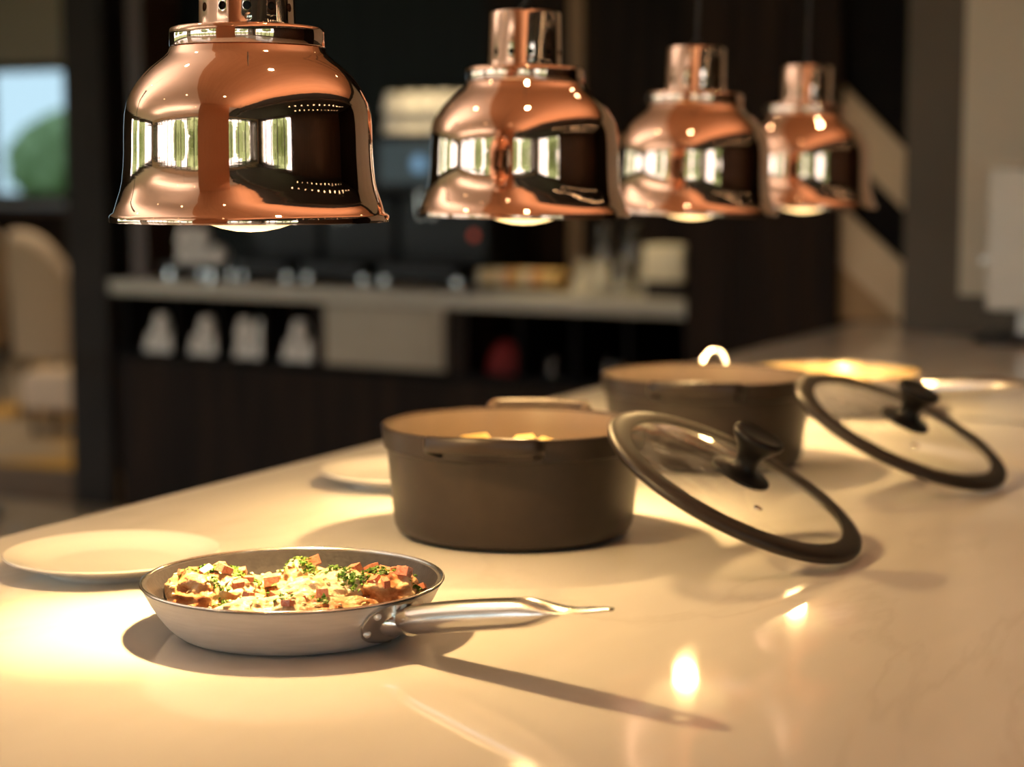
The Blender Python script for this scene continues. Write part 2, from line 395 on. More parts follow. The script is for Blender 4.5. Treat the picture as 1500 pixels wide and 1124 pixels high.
# ------------------------------------------------------------------ heat lamps
U = .000569
def lamp_proto():
    L = thing('heat_lamp', 'x', 'heat lamp')
    outer = [(202.5, 0), (203, 3), (203, 9), (201, 11.5), (197, 14), (192, 30), (187, 45), (184, 58), (181.5, 80), (180.2, 100), (179.8, 122),
             (179, 140), (178, 155), (174.5, 172), (168.5, 186), (160.5, 199), (151, 211), (141, 221), (130, 230), (121, 237), (115, 243), (112, 250)]
    P = [(r*U, z*U) for r, z in outer] + [(111*U, 251*U), (60*U, 252*U), (60*U, 250*U)]
    inn = [((r-2.2)*U, max(z-1.5, 0)*U) for r, z in reversed(outer)]
    MB().lathe(P + inn, 128, closed=True).build('shade', M['copper'], L, sharp=50)
    c = [(60, 252), (111.5, 252), (112.2, 253), (112.2, 273), (111.4, 277), (108.5, 279.5), (104, 280.3), (60, 280.3)]
    MB().lathe([(r*U, z*U) for r, z in c], 128, closed=True).build('collar', M['copper'], L, sharp=50)
    k = [(70.5, 280.6), (70.5, 284), (69.8, 286), (67.6, 378), (66.2, 382), (63, 384), (0, 384), (0, 381), (63, 381), (65.5, 377), (67.5, 284), (67.5, 280.6)]
    cap = MB().lathe([(r*U, z*U) for r, z in k], 96).build('socket_cap', M['copper_cap'], L)
    ct = MB()
    for i in range(12):
        a = R(-63.5 + 30*i + 7.5)
        ct.lathe([(0, -.02), (6.1*U, -.02), (6.1*U, .02), (0, .02)], 20,
                 mx=Matrix.Rotation(a, 4, 'Z') @ Matrix.Translation((68*U, 0, 306.5*U)) @ Matrix.Rotation(PI/2, 4, 'Y'))
    cut(cap, ct.build('tmp', M['black'], smooth=False))
    cap.data.materials.clear(); cap.data.materials.append(M['copper_cap'])
    a = R(-63.5 + 9)
    MB().lathe([(0, .0016), (2.5*U, .0015), (5*U, .001), (5.6*U, 0), (5.6*U, -.001), (0, -.001)], 20,
               mx=Matrix.Rotation(a, 4, 'Z') @ Matrix.Translation((70.2*U, 0, 291*U)) @ Matrix.Rotation(PI/2, 4, 'Y')).build('screw', M['chrome'], cap)
    MB().lathe([(0, 282*U), (60*U, 282*U), (60*U, 378*U), (0, 378*U)], 48).build('dark_liner', M['black'], L, sharp=50)  # black liner added inside the cap so the vent holes look dark
    MB().lathe([(0, 384*U), (13*U, 384*U), (13.5*U, 388*U), (12*U, 396*U), (7*U, 399*U), (0, 399*U)], 24).build('cord_grip', M['black'], L)
    MB().tube([(0, 0, 398*U), (0, 0, CEIL-1.28)], .0026, 10).build('cord', M['cord'], L)
    # reflector bulb, its face bulging just below the rim
    bp = [(0, -.0085), (.012, -.0078), (.024, -.0055), (.034, -.0022), (.042, .0015), (.050, .0075), (.056, .0155), (.058, .024), (.054, .036), (.042, .062), (.026, .09), (.02, .12), (.02, .142), (0, .142)]
    MB().lathe(bp, 64).build('bulb', M['bulb'], L)
    return L
LP = [(-.878, 1.287, 1.2843, 0), (-.877, 1.806, 1.2795, .012), (-.880, 2.323, 1.2745, .03), (-.879, 2.814, 1.276, .02)]
LL = ['polished copper heat lamp hanging over the chicken pan, cut off by the picture top',
      'copper heat lamp hanging over the nearer taupe pot, second from the pan',
      'copper heat lamp over the farther taupe pot, third along the row',
      'copper heat lamp farthest along the row, in front of the striped panel']
lamp0 = lamp_proto()
for i, (x, y, z, t) in enumerate(LP):
    o = lamp0 if i == 0 else dup(lamp0)
    o.location = (x, y, z); o.rotation_euler = (0, t, R(0)); o['label'] = LL[i]; o['group'] = 'copper heat lamps over the counter'
WARM = (1., .645, .265)
def spot(name, loc, aim, watts, angle, blend, col=WARM, size=.02):
    l = bpy.data.lights.new(name, 'SPOT'); l.energy = watts; l.spot_size = R(angle); l.spot_blend = blend
    l.color = col; l.shadow_soft_size = size
    o = bpy.data.objects.new(name, l); COL.objects.link(o); o.location = loc
    o.rotation_euler = (Vector(aim)-Vector(loc)).to_track_quat('-Z', 'Y').to_euler()
    return o
UP = 72.
SPILL, BEAM = 7.6, 15.5
for i, (x, y, z, t) in enumerate(LP):
    p = (x, y, z-.0135)
    spot('lamp_spill', p, (x, y, 0), SPILL*(1.6 if i == 0 else .95), 172, .6, size=.012)
    off = (-.05, -.065) if i == 0 else (.0, .0)
    spot('lamp_beam', p, (x+off[0], y+off[1], CT), BEAM*1.9 if i == 0 else BEAM*1.2, 58 if i == 0 else 112, 1., size=.012)

# ------------------------------------------------------------------ plates
def plate_proto():
    pr = [(0, .004), (.060, .004), (.066, .005), (.085, .0105), (.1005, .0165), (.1018, .0178), (.1012, .0188), (.099, .0186), (.084, .0135), (.066, .0085), (.055, .0075), (0, .0072)]
    lo = [(0, .002), (.055, .002), (.057, 0), (.062, 0), (.064, .003)]
    return MB().lathe(lo + pr[2:], 96).build('side_plate', M['porcelain'])
pl = plate_proto(); pl.location = (-1.103, 1.378, CT+.0004)
tag(pl, 'white side plate on the counter beside the chicken pan', 'plate', 'white side plates')
dup(pl, (-1.103, 1.936, CT+.0004), label='white side plate partly hidden behind the nearer taupe pot')

# ------------------------------------------------------------------ frying pans
def handle_parts(root, ang, z0, r0, L, z1, droop=0.):
    """stainless tube handle with a riveted bracket, pointing along ang from the pan wall"""
    dx, dy = math.cos(ang), math.sin(ang); sx, sy = -dy, dx
    def P(r, z, s=0): return Vector((dx*r+sx*s, dy*r+sy*s, z))
    n = 22; pts = []; ell = []
    for i in range(n+1):
        t = i/n
        z = z0 + (z1-z0)*(t**.9)
        pts.append(P(r0+L*t, z))
        if t < .06: a, b = .0095+.0050*t/.06, .008+.0035*t/.06
        elif t < .60: a, b = .0145+.0012*math.sin(PI*t), .0115+.0008*math.sin(PI*(t-.06)/.54)
        elif t < .84:
            q = (t-.60)/.24; q = q*q*(3-2*q); a, b = .0155-.003*q, .0116-.0099*q
        else: a, b = .0125*math.sqrt(max(.04, 1-((t-.84)/.165)**2)), .0017-.0005*(t-.84)/.16
        ell.append((a, b))
    h = MB().tube(pts, 0, 20, ell=ell).build('handle', M['steel'], root, sharp=60)
    e = P(r0+L*.875, z0+(z1-z0)*.875**.9)
    cut(h, MB().lathe([(0, -.02), (.0055, -.02), (.0055, .02), (0, .02)], 24, mx=Matrix.Translation(root.location + e)).build('tmp', M['steel'], smooth=False))
    h.data.materials.clear(); h.data.materials.append(M['steel'])
    # bracket: a curved plate hugging the wall plus a neck to the tube
    br = MB(); nu, nv = 17, 9
    vs = []
    for k, off in ((0, .0012), (1, .0034)):
        for i in range(nu):
            for j in range(nv):
                u = -1+2*i/(nu-1); v = -1+2*j/(nv-1)
                hh = .0175*math.sqrt(max(0, 1-abs(u)**2.6))
                zz = z0-.001+v*hh
                rw = wall_r(zz)+off
                aa = ang+u*.034/.118
                bulge = .006*max(0, 1-abs(u)/.45)*(1 if k else 0)
                vs.append(Vector(((rw+bulge)*math.cos(aa), (rw+bulge)*math.sin(aa), zz)))
    N = nu*nv; fs = []
    for k in (0, 1):
        for i in range(nu-1):
            for j in range(nv-1):
                a = k*N+i*nv+j; fs.append((a, a+1, a+nv+1, a+nv))
    for i in range(nu-1):
        for j in (0, nv-1):
            a = i*nv+j; fs.append((a, a+nv, a+N+nv, a+N))
    for i in (0, nu-1):
        for j in range(nv-1):
            a = i*nv+j; fs.append((a, a+1, a+1+N, a+N))
    b = br.add(vs, fs).build('handle_bracket', M['steel'], root, sharp=60)
    nk = MB().tube([P(r0-.006, z0), P(r0+.002, z0), P(r0+.008, z0+.0005), P(r0+.014, z0+.001)], 0, 20, ell=[(.017, .0125), (.0135, .0105), (.0125, .0100), (.0128, .0104)])
    nk.build('handle_neck', M['chrome'], b, sharp=60)
    for u, v in ((-.8, -.0065), (-.68, .0085), (.68, .0085), (.8, -.0065)):
        zz = z0+v; aa = ang+u*.034/.118; rw = wall_r(zz)+.003
        mx = Matrix.Rotation(aa, 4, 'Z') @ Matrix.Translation((rw, 0, zz)) @ Matrix.Rotation(PI/2-.32, 4, 'Y')
        MB().lathe([(0, .0022), (.0018, .0019), (.0032, .0009), (.0036, -.0005), (0, -.0005)], 16, mx=mx).build('rivet', M['alu'], b)
def wall_r(z):      # outer radius of the pan wall at height z
    pts = PANOUT
    for (r0, z0), (r1, z1) in zip(pts, pts[1:]):
        if z0 <= z <= z1: return r0+(r1-r0)*(z-z0)/max(z1-z0, 1e-6)
    return pts[-1][0]
PANOUT = [(.088, 0), (.093, .0012), (.0985, .0055), (.1045, .0125), (.1100, .0205), (.1145, .0285), (.1180, .0360), (.1205, .0410), (.1225, .0440)]
def frying_pan(label, loc, s, inner_mat, ang, zh, L, z1, zs=1., group=None):
    global PANOUT
    base = PANOUT; PANOUT = [(r*s, z*zs) for r, z in base]
    root = thing('frying_pan', label, 'frying pan', loc, (0, 0, 0), group)
    T = .0024
    o = list(PANOUT)
    MB().lathe([(0, 0)] + o + [(o[-1][0]-.0006, o[-1][1]-.0002)] + [(r-T*.55, z+.0012) for r, z in reversed(o[:-1])] + [(0, .0012)], 128).build('body', M['alu'], root, sharp=50)
    rt = o[-1]
    MB().lathe([(rt[0]-.0004, rt[1]), (rt[0]+.0006, rt[1]+.0012), (rt[0], rt[1]+.0022), (rt[0]-.0016, rt[1]+.0022), (rt[0]-.0026, rt[1]+.001), (rt[0]-.002, rt[1]-.0005)], 128, closed=True).build('rim', M['panrim'], root, sharp=70)
    inn = [(0, .0046), (.080*s, .0046), (.0885*s, .0062)] + [(r-T, z+.0022) for r, z in o[2:-1]] + [(rt[0]-.0019, rt[1]+.0006)]
    inn2 = [(r-.0009, z+.0012) for r, z in inn[:-1]] + [inn[-1]]
    MB().lathe([(0, .0030)] + [(r, max(z-.0012, .0031)) for r, z in inn[1:-1]] + [inn[-1]] + list(reversed(inn2[1:-1])) + [(0, .0052)], 128).build('lining', inner_mat, root, sharp=60)
    handle_parts(root, ang, zh, wall_r(zh)+.006, L, z1)
    PANOUT = base
    return root
PAN = Vector((-.8225, 1.2595, CT+.0005))
frying_pan('aluminium frying pan with a steel handle holding chicken under the first heat lamp', PAN, 1.015, M['nonstick'], R(-14), .0245, .208, .066, .93)
frying_pan('pale lined frying pan with a bright steel handle, farthest on the counter', Vector((-.846, 2.885, CT+.0005)), 1.15, M['pan_cream'], R(-11), .042, .24, .066, 1.36)

# ------------------------------------------------------------------ food in the first pan
RT = Vector((math.cos(R(26.26)), math.sin(R(26.26)), 0)); BK = Vector((-RT.y, RT.x, 0))
def PP(a, b, z): return PAN + RT*a + BK*b + Vector((0, 0, z))
allv, allf = [], []
def lump(label, a, b, z, rx, ry, rz, rot, seed, m, tilt=0., pitch=0., amp=.22, name='chicken_piece'):
    bm = bmesh.new(); bmesh.ops.create_icosphere(bm, subdivisions=5, radius=1)
    for v in bm.verts:
        p = v.co.copy()
        d = noise.fractal(p*1.3+Vector((seed*7.3, seed, 0)), 1., 2., 3)*amp + noise.fractal(p*4.5+Vector((seed, 3, seed)), 1., 2., 3)*amp*.42
        # a fold across the meat
        d -= .14*math.exp(-((p.x*.8+p.y*.35+.2*math.sin(seed))/.16)**2)*(p.z > -.2)
        v.co = p*(1+d)
        if v.co.z < -.45: v.co.z = -.45-(abs(v.co.z)-.45)*.12
    me = bpy.data.meshes.new(name); bm.to_mesh(me); bm.free()
    for p in me.polygons: p.use_smooth = True
    me.materials.append(m)
    o = bpy.data.objects.new(name, me); COL.objects.link(o)
    mx = Matrix.Translation(PP(a, b, z)) @ Matrix.Rotation(R(26.26)+rot, 4, 'Z') @ Matrix.Rotation(tilt, 4, 'Y') @ Matrix.Rotation(pitch, 4, 'X')
    me.transform(Matrix.Diagonal((rx, ry, rz, 1)))
    o.matrix_world = mx
    k = len(allv)
    allv.extend([mx @ v.co for v in me.vertices]); allf.extend([[i+k for i in p.vertices] for p in me.polygons])
    return tag(o, label, 'chicken', 'chicken pieces in the frying pan')
lump('seared chicken piece at the side of the pan away from the handle, heaped with parsley', -.066, .004, .0255, .040, .034, .0235, .15, 1.2, M['chicken'])
lump('tallest chicken piece standing up at the back of the pan', -.002, .034, .0245, .023, .030, .0215, -.3, 2.7, M['chicken'], tilt=-.5)
lump('creamy folded chicken piece in the middle of the pan',   .027, -.004, .0275, .040, .030, .0205, .25, 3.1, M['cheese'], tilt=-.1)
lump('chicken piece nearest the handle, under diced tomato', .077, .003, .0245, .031, .034, .0245, .5, 4.4, M['chicken'], tilt=.1)
lump('flat browned chicken slice at the front of the pan beside the handle bracket', .045, -.062, .0225, .036, .017, .0165, .1, 5.9, M['chicken'])
lump('sauce covered chicken piece at the front of the pan', -.012, -.058, .0235, .040, .024, .0165, -.2, 6.6, M['cheese'])
lump('pale chicken slice lying low between the first piece and the front', -.048, -.050, .0175, .030, .015, .012, .1, 8.1, M['cheese'])
lump('low chicken piece at the back between the two tallest pieces', -.028, .030, .0215, .030, .022, .0175, 0, 9.4, M['chicken'])
bvh = BVHTree.FromPolygons(allv, allf)
def drop(a, b):
    h = bvh.ray_cast(PP(a, b, .15), Vector((0, 0, -1)), .2)
    return (h[0], h[1]) if h[0] else (None, None)
# diced tomato: each cube its own thing, resting on the meat
tm = None
spots = [(-.092, .012), (-.084, .016), (-.062, .016), (-.045, .020), (-.038, .002), (-.044, -.012), (-.030, -.006), (-.072, .004), (-.030, -.050), (-.008, -.040),
         (.004, -.072), (.024, -.046), (.030, -.060), (.012, -.052), (.026, .030), (.020, .036), (.012, .046), (.064, .014), (.074, .018), (.086, .016), (.098, .012), (.106, .000),
         (.068, -.016), (.060, -.030), (.078, -.024), (.092, -.008), (-.020, .018), (.050, .006), (.092, .022), (-.056, -.004)]
for i, (a, b) in enumerate(spots):
    p, nrm = drop(a, b)
    if p is None: continue
    s = random.uniform(.0036, .0056)
    rot = (random.uniform(-.5, .5), random.uniform(-.5, .5), random.uniform(0, 3))
    if tm is None:
        bm = bmesh.new(); bmesh.ops.create_cube(bm, size=2)
        for v in bm.verts: v.co *= 1+.16*noise.noise(v.co*2.1+Vector((i, 3, 1)))
        bmesh.ops.bevel(bm, geom=bm.edges[:], offset=.07, segments=1, affect='EDGES')
        me = bpy.data.meshes.new('tomato_dice'); bm.to_mesh(me); bm.free()
        me.materials.append(M['tomato']); tm = bpy.data.objects.new('tomato_dice', me); o = tm
    else: o = tm.copy()
    COL.objects.link(o)
    o.location = p+Vector((0, 0, s*.45)); o.rotation_euler = rot; o.scale = (s*random.uniform(.9, 1.4), s*random.uniform(.7, 1.1), s*random.uniform(.5, .9))
    tag(o, 'small red tomato cube scattered over the chicken in the pan', 'diced tomato', 'tomato dice over the chicken')
# chopped parsley and onion shreds: uncountable scraps
pb = MB(); ob = MB()
clusters = [(-.070, .004, .010, 16), (-.052, .016, .006, 12), (.072, .008, .010, 14), (.030, .010, .006, 8), (-.088, .010, .006, 12), (-.078, .012, .012, 34), (-.066, .012, .012, 34), (-.056, .010, .010, 30), (-.045, .006, .009, 20), (-.062, -.018, .006, 14), (-.054, -.024, .005, 10), (-.034, .014, .008, 14),
            (-.010, .040, .006, 16), (.004, .030, .009, 26), (.014, .022, .008, 18), (-.020, .005, .006, 14), (.036, .004, .007, 16), (.046, -.012, .008, 26), (.052, -.020, .005, 10),
            (.064, .010, .009, 26), (.060, -.012, .009, 26), (.074, -.006, .006, 14), (.092, .006, .007, 22), (.102, -.010, .005, 14), (.078, .012, .008, 14), (.032, -.066, .004, 10), (.022, -.036, .004, 8), (-.030, -.030, .005, 8), (.000, -.060, .010, 8), (.010, -.045, .008, 6), (-.05, -.05, .006, 6), (.004, .046, .006, 8)]
for a, b, sp, n in clusters:
    for _ in range(int(n*1.5)):
        p, nr = drop(random.gauss(a, sp*.55), random.gauss(b, sp*.55))
        if p is None: continue
        s = random.uniform(.0018, .0036); q = Matrix.Translation(p+nr*random.uniform(.0006, .0024)) @ Matrix.Rotation(random.uniform(0, 6.28), 4, 'Z') @ Matrix.Rotation(random.uniform(-.9, .9), 4, 'X') @ Matrix.Rotation(random.uniform(-.9, .9), 4, 'Y')
        k = 7; rim = []
        for i in range(k):
            rr = s*(1 if i % 2 else .5)*random.uniform(.75, 1.2); an = 2*PI*i/k
            rim.append(Vector((rr*math.cos(an), rr*math.sin(an)*.8, random.uniform(-.3, .3)*s)))
        vs = [q @ Vector((0, 0, s*.35))] + [q @ v for v in rim] + [q @ Vector((0, 0, s*.1))]
        pb.add(vs, [(0, 1+i, 1+(i+1) % k) for i in range(k)] + [(k+1, 1+(i+1) % k, 1+i) for i in range(k)])
for _ in range(150):
    a, b = random.uniform(-.1, .105), random.uniform(-.075, .05)
    p, nr = drop(a, b)
    if p is None or nr.z < .25: continue
    s = random.uniform(.0014, .003); an = random.uniform(0, 6.28)
    t = Vector((math.cos(an), math.sin(an), 0)); t = (t-nr*t.dot(nr)).normalized()
    ob.tube([p+nr*.0009-t*s, p+nr*.0016, p+nr*.0009+t*s], 0, 6, ell=[(.0006, .0004), (.0013, .0008), (.0006, .0004)])
tag(pb.build('chopped_parsley', M['parsley'], smooth=False), 'bright green chopped parsley strewn over the chicken pieces', 'parsley', kind='stuff')
tag(ob.build('onion_shreds', M['onion']), 'pale onion and cheese shreds scattered between the parsley on the chicken', 'onion', kind='stuff')

# ------------------------------------------------------------------ taupe pots
def pot(label, loc, ang, loop_back=False):
    root = thing('stock_pot', label, 'cooking pot', loc, (0, 0, 0), 'taupe pots on the counter')
    RIM, H = .1385, .1165
    o = [(.1165, .0045), (.1215, .0065), (.1245, .0125), (.1262, .022), (.1320, .0895), (.1328, .0925), (.1358, .0940), (.1380, .1120), (RIM, .1145), (RIM-.0008, H-.0006), (RIM-.0024, H), (RIM-.0044, H-.0006), (RIM-.005, .1135)]
    i = [(RIM-.0056, .110), (.1282, .090), (.1225, .022), (.117, .011), (.108, .0085)]
    MB().lathe([(0, .0045)] + o + [(r+.0008, z-.0005) for r, z in i] + [(0, .0078)], 128).build('body', M['pot'], root, sharp=35)
    MB().lathe([(.1333, .1132)] + [(r, z+.0002) for r, z in i] + [(0, .0087), (0, .0098)] + [(r-.0008, z+.0012) for r, z in reversed(i[:])] + [(.1326, .1136)], 128).build('lining', M['potin'], root, sharp=40)
    MB().lathe([(0, 0), (.109, 0), (.1125, .001), (.1145, .0046), (0, .0046)], 96).build('base_plate', M['potbase'], root, sharp=50)
    for k, a in enumerate((ang, ang+PI)):
        mb = MB(); pts = []
        span = R(21)
        if loop_back and k == 1:
            for j in range(17):
                t = -1+2*j/16
                pts.append(Vector((  .140+.014*math.cos(t*PI/2), .0165*math.sin(t*PI/2), .112+.020*math.cos(t*PI/2))))
            pts = [Matrix.Rotation(a+.02, 3, 'Z') @ p for p in pts]
            mb.tube(pts, .0034, 12).build('handle', M['steel'], root)['label'] = 'bright metal loop handle'
            continue
        rin, rout = .1355, .166
        path = [(rin, -span*1.02), (.148, -span), (.158, -span*.97), (.1645, -span*.86)] + [(rout-.004*(abs(t)**2), t*span) for t in (-.66, -.44, -.22, 0, .22, .44, .66)] + [(.1645, span*.86), (.158, span*.97), (.148, span), (rin, span*1.02)]
        for r_, t in path:
            pts.append(Vector((r_*math.cos(a+t), r_*math.sin(a+t), .1045 + .010*max(0, (r_-.14)/.026))))
        n = len(pts); ring = 12; vs = []; fs = []
        for q, p in enumerate(pts):
            tn = (pts[min(q+1, n-1)]-pts[max(q-1, 0)]).normalized(); sd = tn.cross(Vector((0, 0, 1))).normalized()
            for w in range(ring):
                c_, s_ = math.cos(2*PI*w/ring), math.sin(2*PI*w/ring)
                sg = lambda x, e: math.copysign(abs(x)**e, x)
                vs.append(p+sd*.0052*sg(c_, .55)+Vector((0, 0, 1))*.0085*sg(s_, .55))
        for q in range(n-1):
            for w in range(ring):
                w2 = (w+1) % ring; fs.append((q*ring+w, q*ring+w2, (q+1)*ring+w2, (q+1)*ring+w))
        fs += [tuple(range(ring)), tuple(range((n-1)*ring, n*ring))]
        mb.add(vs, fs).build('handle', M['pot'], root, sharp=50)
    return root
P1 = Vector((-.844, 1.715, CT+.0003)); P2 = Vector((-.833, 2.266, CT+.0003))
pot('taupe cooking pot with potatoes, nearer of the two pots, under the second heat lamp', P1, R(-75))
pot('empty taupe cooking pot, farther of the two, under the third heat lamp', P2, R(-75), True)
# potato wedges in the nearer pot
pw = None
for i, (a, b, h, t) in enumerate([(-.042, .022, .088, .5), (-.058, .030, .082, -.6), (.012, .030, .086, .9), (.040, .040, .079, .2), (-.086, .044, .074, .4), (-.02, .06, .073, 1.5), (.07, .02, .070, 2.), (-.03, -.03, .070, 2.6),
                                  (.03, -.04, .068, .3), (-.08, -.02, .069, 1.), (.0, .0, .071, 2.2), (.06, .07, .070, 1.), (-.05, .085, .070, .1)]):
    if pw is None:
        pw = MB().add([(-.024, -.007, -.010), (.024, -.007, -.010), (.030, .009, -.007), (-.030, .009, -.007), (-.014, .0, .015), (.016, .001, .013)],
                      [(0, 3, 2, 1), (0, 1, 5, 4), (1, 2, 5), (2, 3, 4, 5), (3, 0, 4)]).build('potato_wedge', M['potato'], bevel=.0022, seg=3, sharp=60)
        o = pw
    else: o = pw.copy(); COL.objects.link(o)
    o.location = P1+RT*a+BK*b+Vector((0, 0, h)); o.rotation_euler = (random.uniform(-.3, .3), random.uniform(-.5, .5), R(26)+t)
    tag(o, 'golden potato wedge heaped in the nearer taupe pot', 'potato', 'potato wedges in the nearer pot')
sb = MB(); vs = []; fs = []
nr, na = 14, 48
for i in range(nr+1):
    for j in range(na):
        r = .1235*i/nr; an = 2*PI*j/na; x, y = r*math.cos(an), r*math.sin(an)
        vs.append((x, y, .060+.009*noise.noise(Vector((x*38, y*38, 2)))*(1 if i < nr else 0)))
for i in range(nr):
    for j in range(na):
        k = (j+1) % na; fs.append((i*na+j, i*na+k, (i+1)*na+k, (i+1)*na+j))
n0 = len(vs); vs += [(.1225*math.cos(2*PI*j/na), .1225*math.sin(2*PI*j/na), .045) for j in range(na)]
for j in range(na): fs.append((nr*na+j, nr*na+(j+1) % na, n0+(j+1) % na, n0+j))
fs.append(tuple(range(n0, n0+na)))
tag(sb.add(vs, fs).build('potato_stew', M['stew'], loc=P1), 'creamy potato stew filling the nearer taupe pot below the wedges', 'stew', kind='stuff')

# ------------------------------------------------------------------ glass lids leaning on the pots
def lid(label, low, tilt, yaw):
    LR = .1405
    mx = Matrix.Translation(low) @ Matrix.Rotation(yaw, 4, 'Z') @ Matrix.Rotation(tilt, 4, 'Y') @ Matrix.Translation((-LR+.001, 0, .0048))
    root = thing('pot_lid', label, 'pot lid', group='glass lids leaning on the pots'); root.matrix_world = mx @ Matrix.Diagonal((.986, .986, .986, 1))
    dome = lambda r: .011*(1-(r/.128)**2)
    top = [(r, .0035+dome(r)) for r in (.128, .115, .1, .08, .06, .04, .02, 0)]
    MB().lathe([(.128, .0030)]+top, 96).build('glass', M['lidglass'], root, sharp=60)
    rim = [(.1175, .0066), (.1185, .0016), (.1245, -.0022), (.131, -.0048), (.136, -.0048), (.1395, -.0022), (.1405, .0015), (.1392, .0048), (.135, .0066), (.128, .0074)]
    MB().lathe(rim, 128, closed=True).build('silicone_rim', M['silicone'], root, sharp=60)
    zt = .0145
    k = [(0, zt-.001), (.030, zt-.002), (.0315, zt-.0005), (.0312, zt+.0018), (.029, zt+.0032), (.018, zt+.0045), (.0128, zt+.008), (.0118, zt+.014), (.0128, zt+.020), (.0165, zt+.027), (.0225, zt+.034), (.0262, zt+.0385), (.0272, zt+.0415), (.0262, zt+.0445), (.0235, zt+.0458), (.022, zt+.0452), (0, zt+.0450)]
    MB().lathe(k, 64).build('knob', M['black'], root, sharp=60)
    # steam vent eyelet
    ev = MB().lathe([(.0020, -.0008), (.0042, -.0008), (.0044, .0012), (.0030, .0018), (.0020, .0012)], 24, closed=True,
               mx=Matrix.Translation((.045, -.058, .0035+dome(.074))))
    ev.build('steam_vent', M['steel'], root)
    return root
lid('glass lid with black knob leaning on the nearer taupe pot', Vector((-.479, 1.718, CT+.0005)), R(26.6), R(0))
lid('glass lid with black knob leaning on the farther taupe pot', Vector((-.440, 2.195, CT+.0005)), R(25.0), R(-9))

# ------------------------------------------------------------------ dispenser at the far end of the counter
dz = thing('drink_dispenser', 'pale grey drink dispenser on a black foot at the far end of the counter', 'dispenser', (-.80, 4.245, CT+.0003), (0, 0, R(-4)))
MB().lathe([(0, 0), (.115, 0), (.118, .004), (.115, .016), (.085, .022), (0, .024)], 64, sy=.8).build('foot', M['black'], dz, sharp=50)
MB().lathe([(0, .023), (.016, .023), (.014, .05), (.016, .075), (0, .075)], 24).build('stem', M['porcelain'], dz, sharp=50)
MB().box(-.075, .085, -.06, .06, .075, .395).build('body', M['greybox'], dz, bevel=.012, seg=3)
MB().box(-.095, .10, -.07, .07, .3955, .415).build('lid', M['wallwhite'], dz, bevel=.006)
MB().tube([(-.0765, -.02, .19), (-.092, -.02, .19), (-.094, -.02, .182)], .009, 12).build('tap', M['chrome'], dz)

# ------------------------------------------------------------------ bar cabinet
BROT = (0, 0, BR)
bar = thing('bar_cabinet', 'dark timber bar cabinet with open cubbies of cups behind the counter', 'cabinet', BO, BROT)
bm_ = MB()
bm_.box(.0, 2.36, .03, .60, 0, .66)                       # boarded base
MB().box(.0, 2.36, .03, .60, 0, .66).build('base', M['wood'], bar, smooth=False)
for i in range(16):
    s0 = .0+i*.1475
    MB().box(s0+.001, s0+.1465, .018, .0295, .05, .655).build('board', M['wood'], bar, smooth=False)
MB().box(.0, 2.36, .015, .60, .6605, .685).build('shelf', M['blackwood'], bar, smooth=False)
MB().box(.0, 2.36, .52, .60, .6855, .9).build('back_panel', M['blackwood'], bar, smooth=False)
for s0 in (.02, .255, .465, .675, .905): MB().box(s0, s0+.018, .03, .519, .6855, .899).build('divider', M['blackwood'], bar, smooth=False)
for s0 in (1.735, 1.94, 2.13, 2.335): MB().box(s0, s0+.018, .03, .519, .6855, .899).build('divider', M['blackwood'], bar, smooth=False)
for s0, w in ((.926, .04), (1.47, .075)): MB().box(s0, s0+w, .02, .519, .6855, .899).build('post', M['wood'], bar, smooth=False)
dr = MB().box(.972, 1.462, .012, .034, .69, .895).build('door', M['cream'], bar, bevel=.003)
MB().box(1.0, 1.434, .006, .0115, .712, .873).build('door_field', M['cream'], dr, bevel=.002)
tag(bbox(MB(), -.01, 2.40, -.01, .61, .9005, CT).build('bar_worktop', M['barstone'], bevel=.004), 'pale stone slab along the top of the dark bar cabinet', 'worktop')

cup0 = MB().lathe([(0, .066), (.018, .066), (.020, .068), (.0215, .066), (.0225, .058), (.031, .030), (.0345, .003), (.0350, 0), (.0335, 0), (.030, .028), (.020, .056), (0, .060)], 32)
def cup(p, label, group, first=[None]):
    if first[0] is None:
        r = thing('cup', label, 'cup'); cup0.build('bowl', M['porcelain'], r)
        MB().tube([(.030, 0, .020), (.040, 0, .018), (.047, 0, .028), (.045, 0, .042), (.036, 0, .050), (.026, 0, .048)], .0032, 8, up=Vector((0, 1, 0))).build('handle', M['porcelain'], r)
        first[0] = r
    else: r = dup(first[0])
    r.location = p; r.rotation_euler = (0, 0, BR+PI/2+random.uniform(-.25, .25)); r['label'] = label; r['group'] = group
names = ['the cubby farthest from the cream door', 'the second cubby from the end of the bar', 'the third cubby, two from the cream door', 'the cubby beside the cream door']
for c, s in enumerate((.145, .365, .58, .80)):
    lb = 'white cup stacked upside down in ' + names[c]; g = 'cups in ' + names[c]
    for ds, dd in ((-.042, .10), (.034, .10), (-.042, .20), (.034, .20)): cup(B(s+ds, dd, .6857), lb, g)
    for ds, dd in (((-.02, .12), ) if c == 3 else ((.0, .10), (.0, .20)) if c < 2 else ((-.035, .10), (.04, .11), (0, .21))):
        cup(B(s+ds, dd, .7545), lb, g)
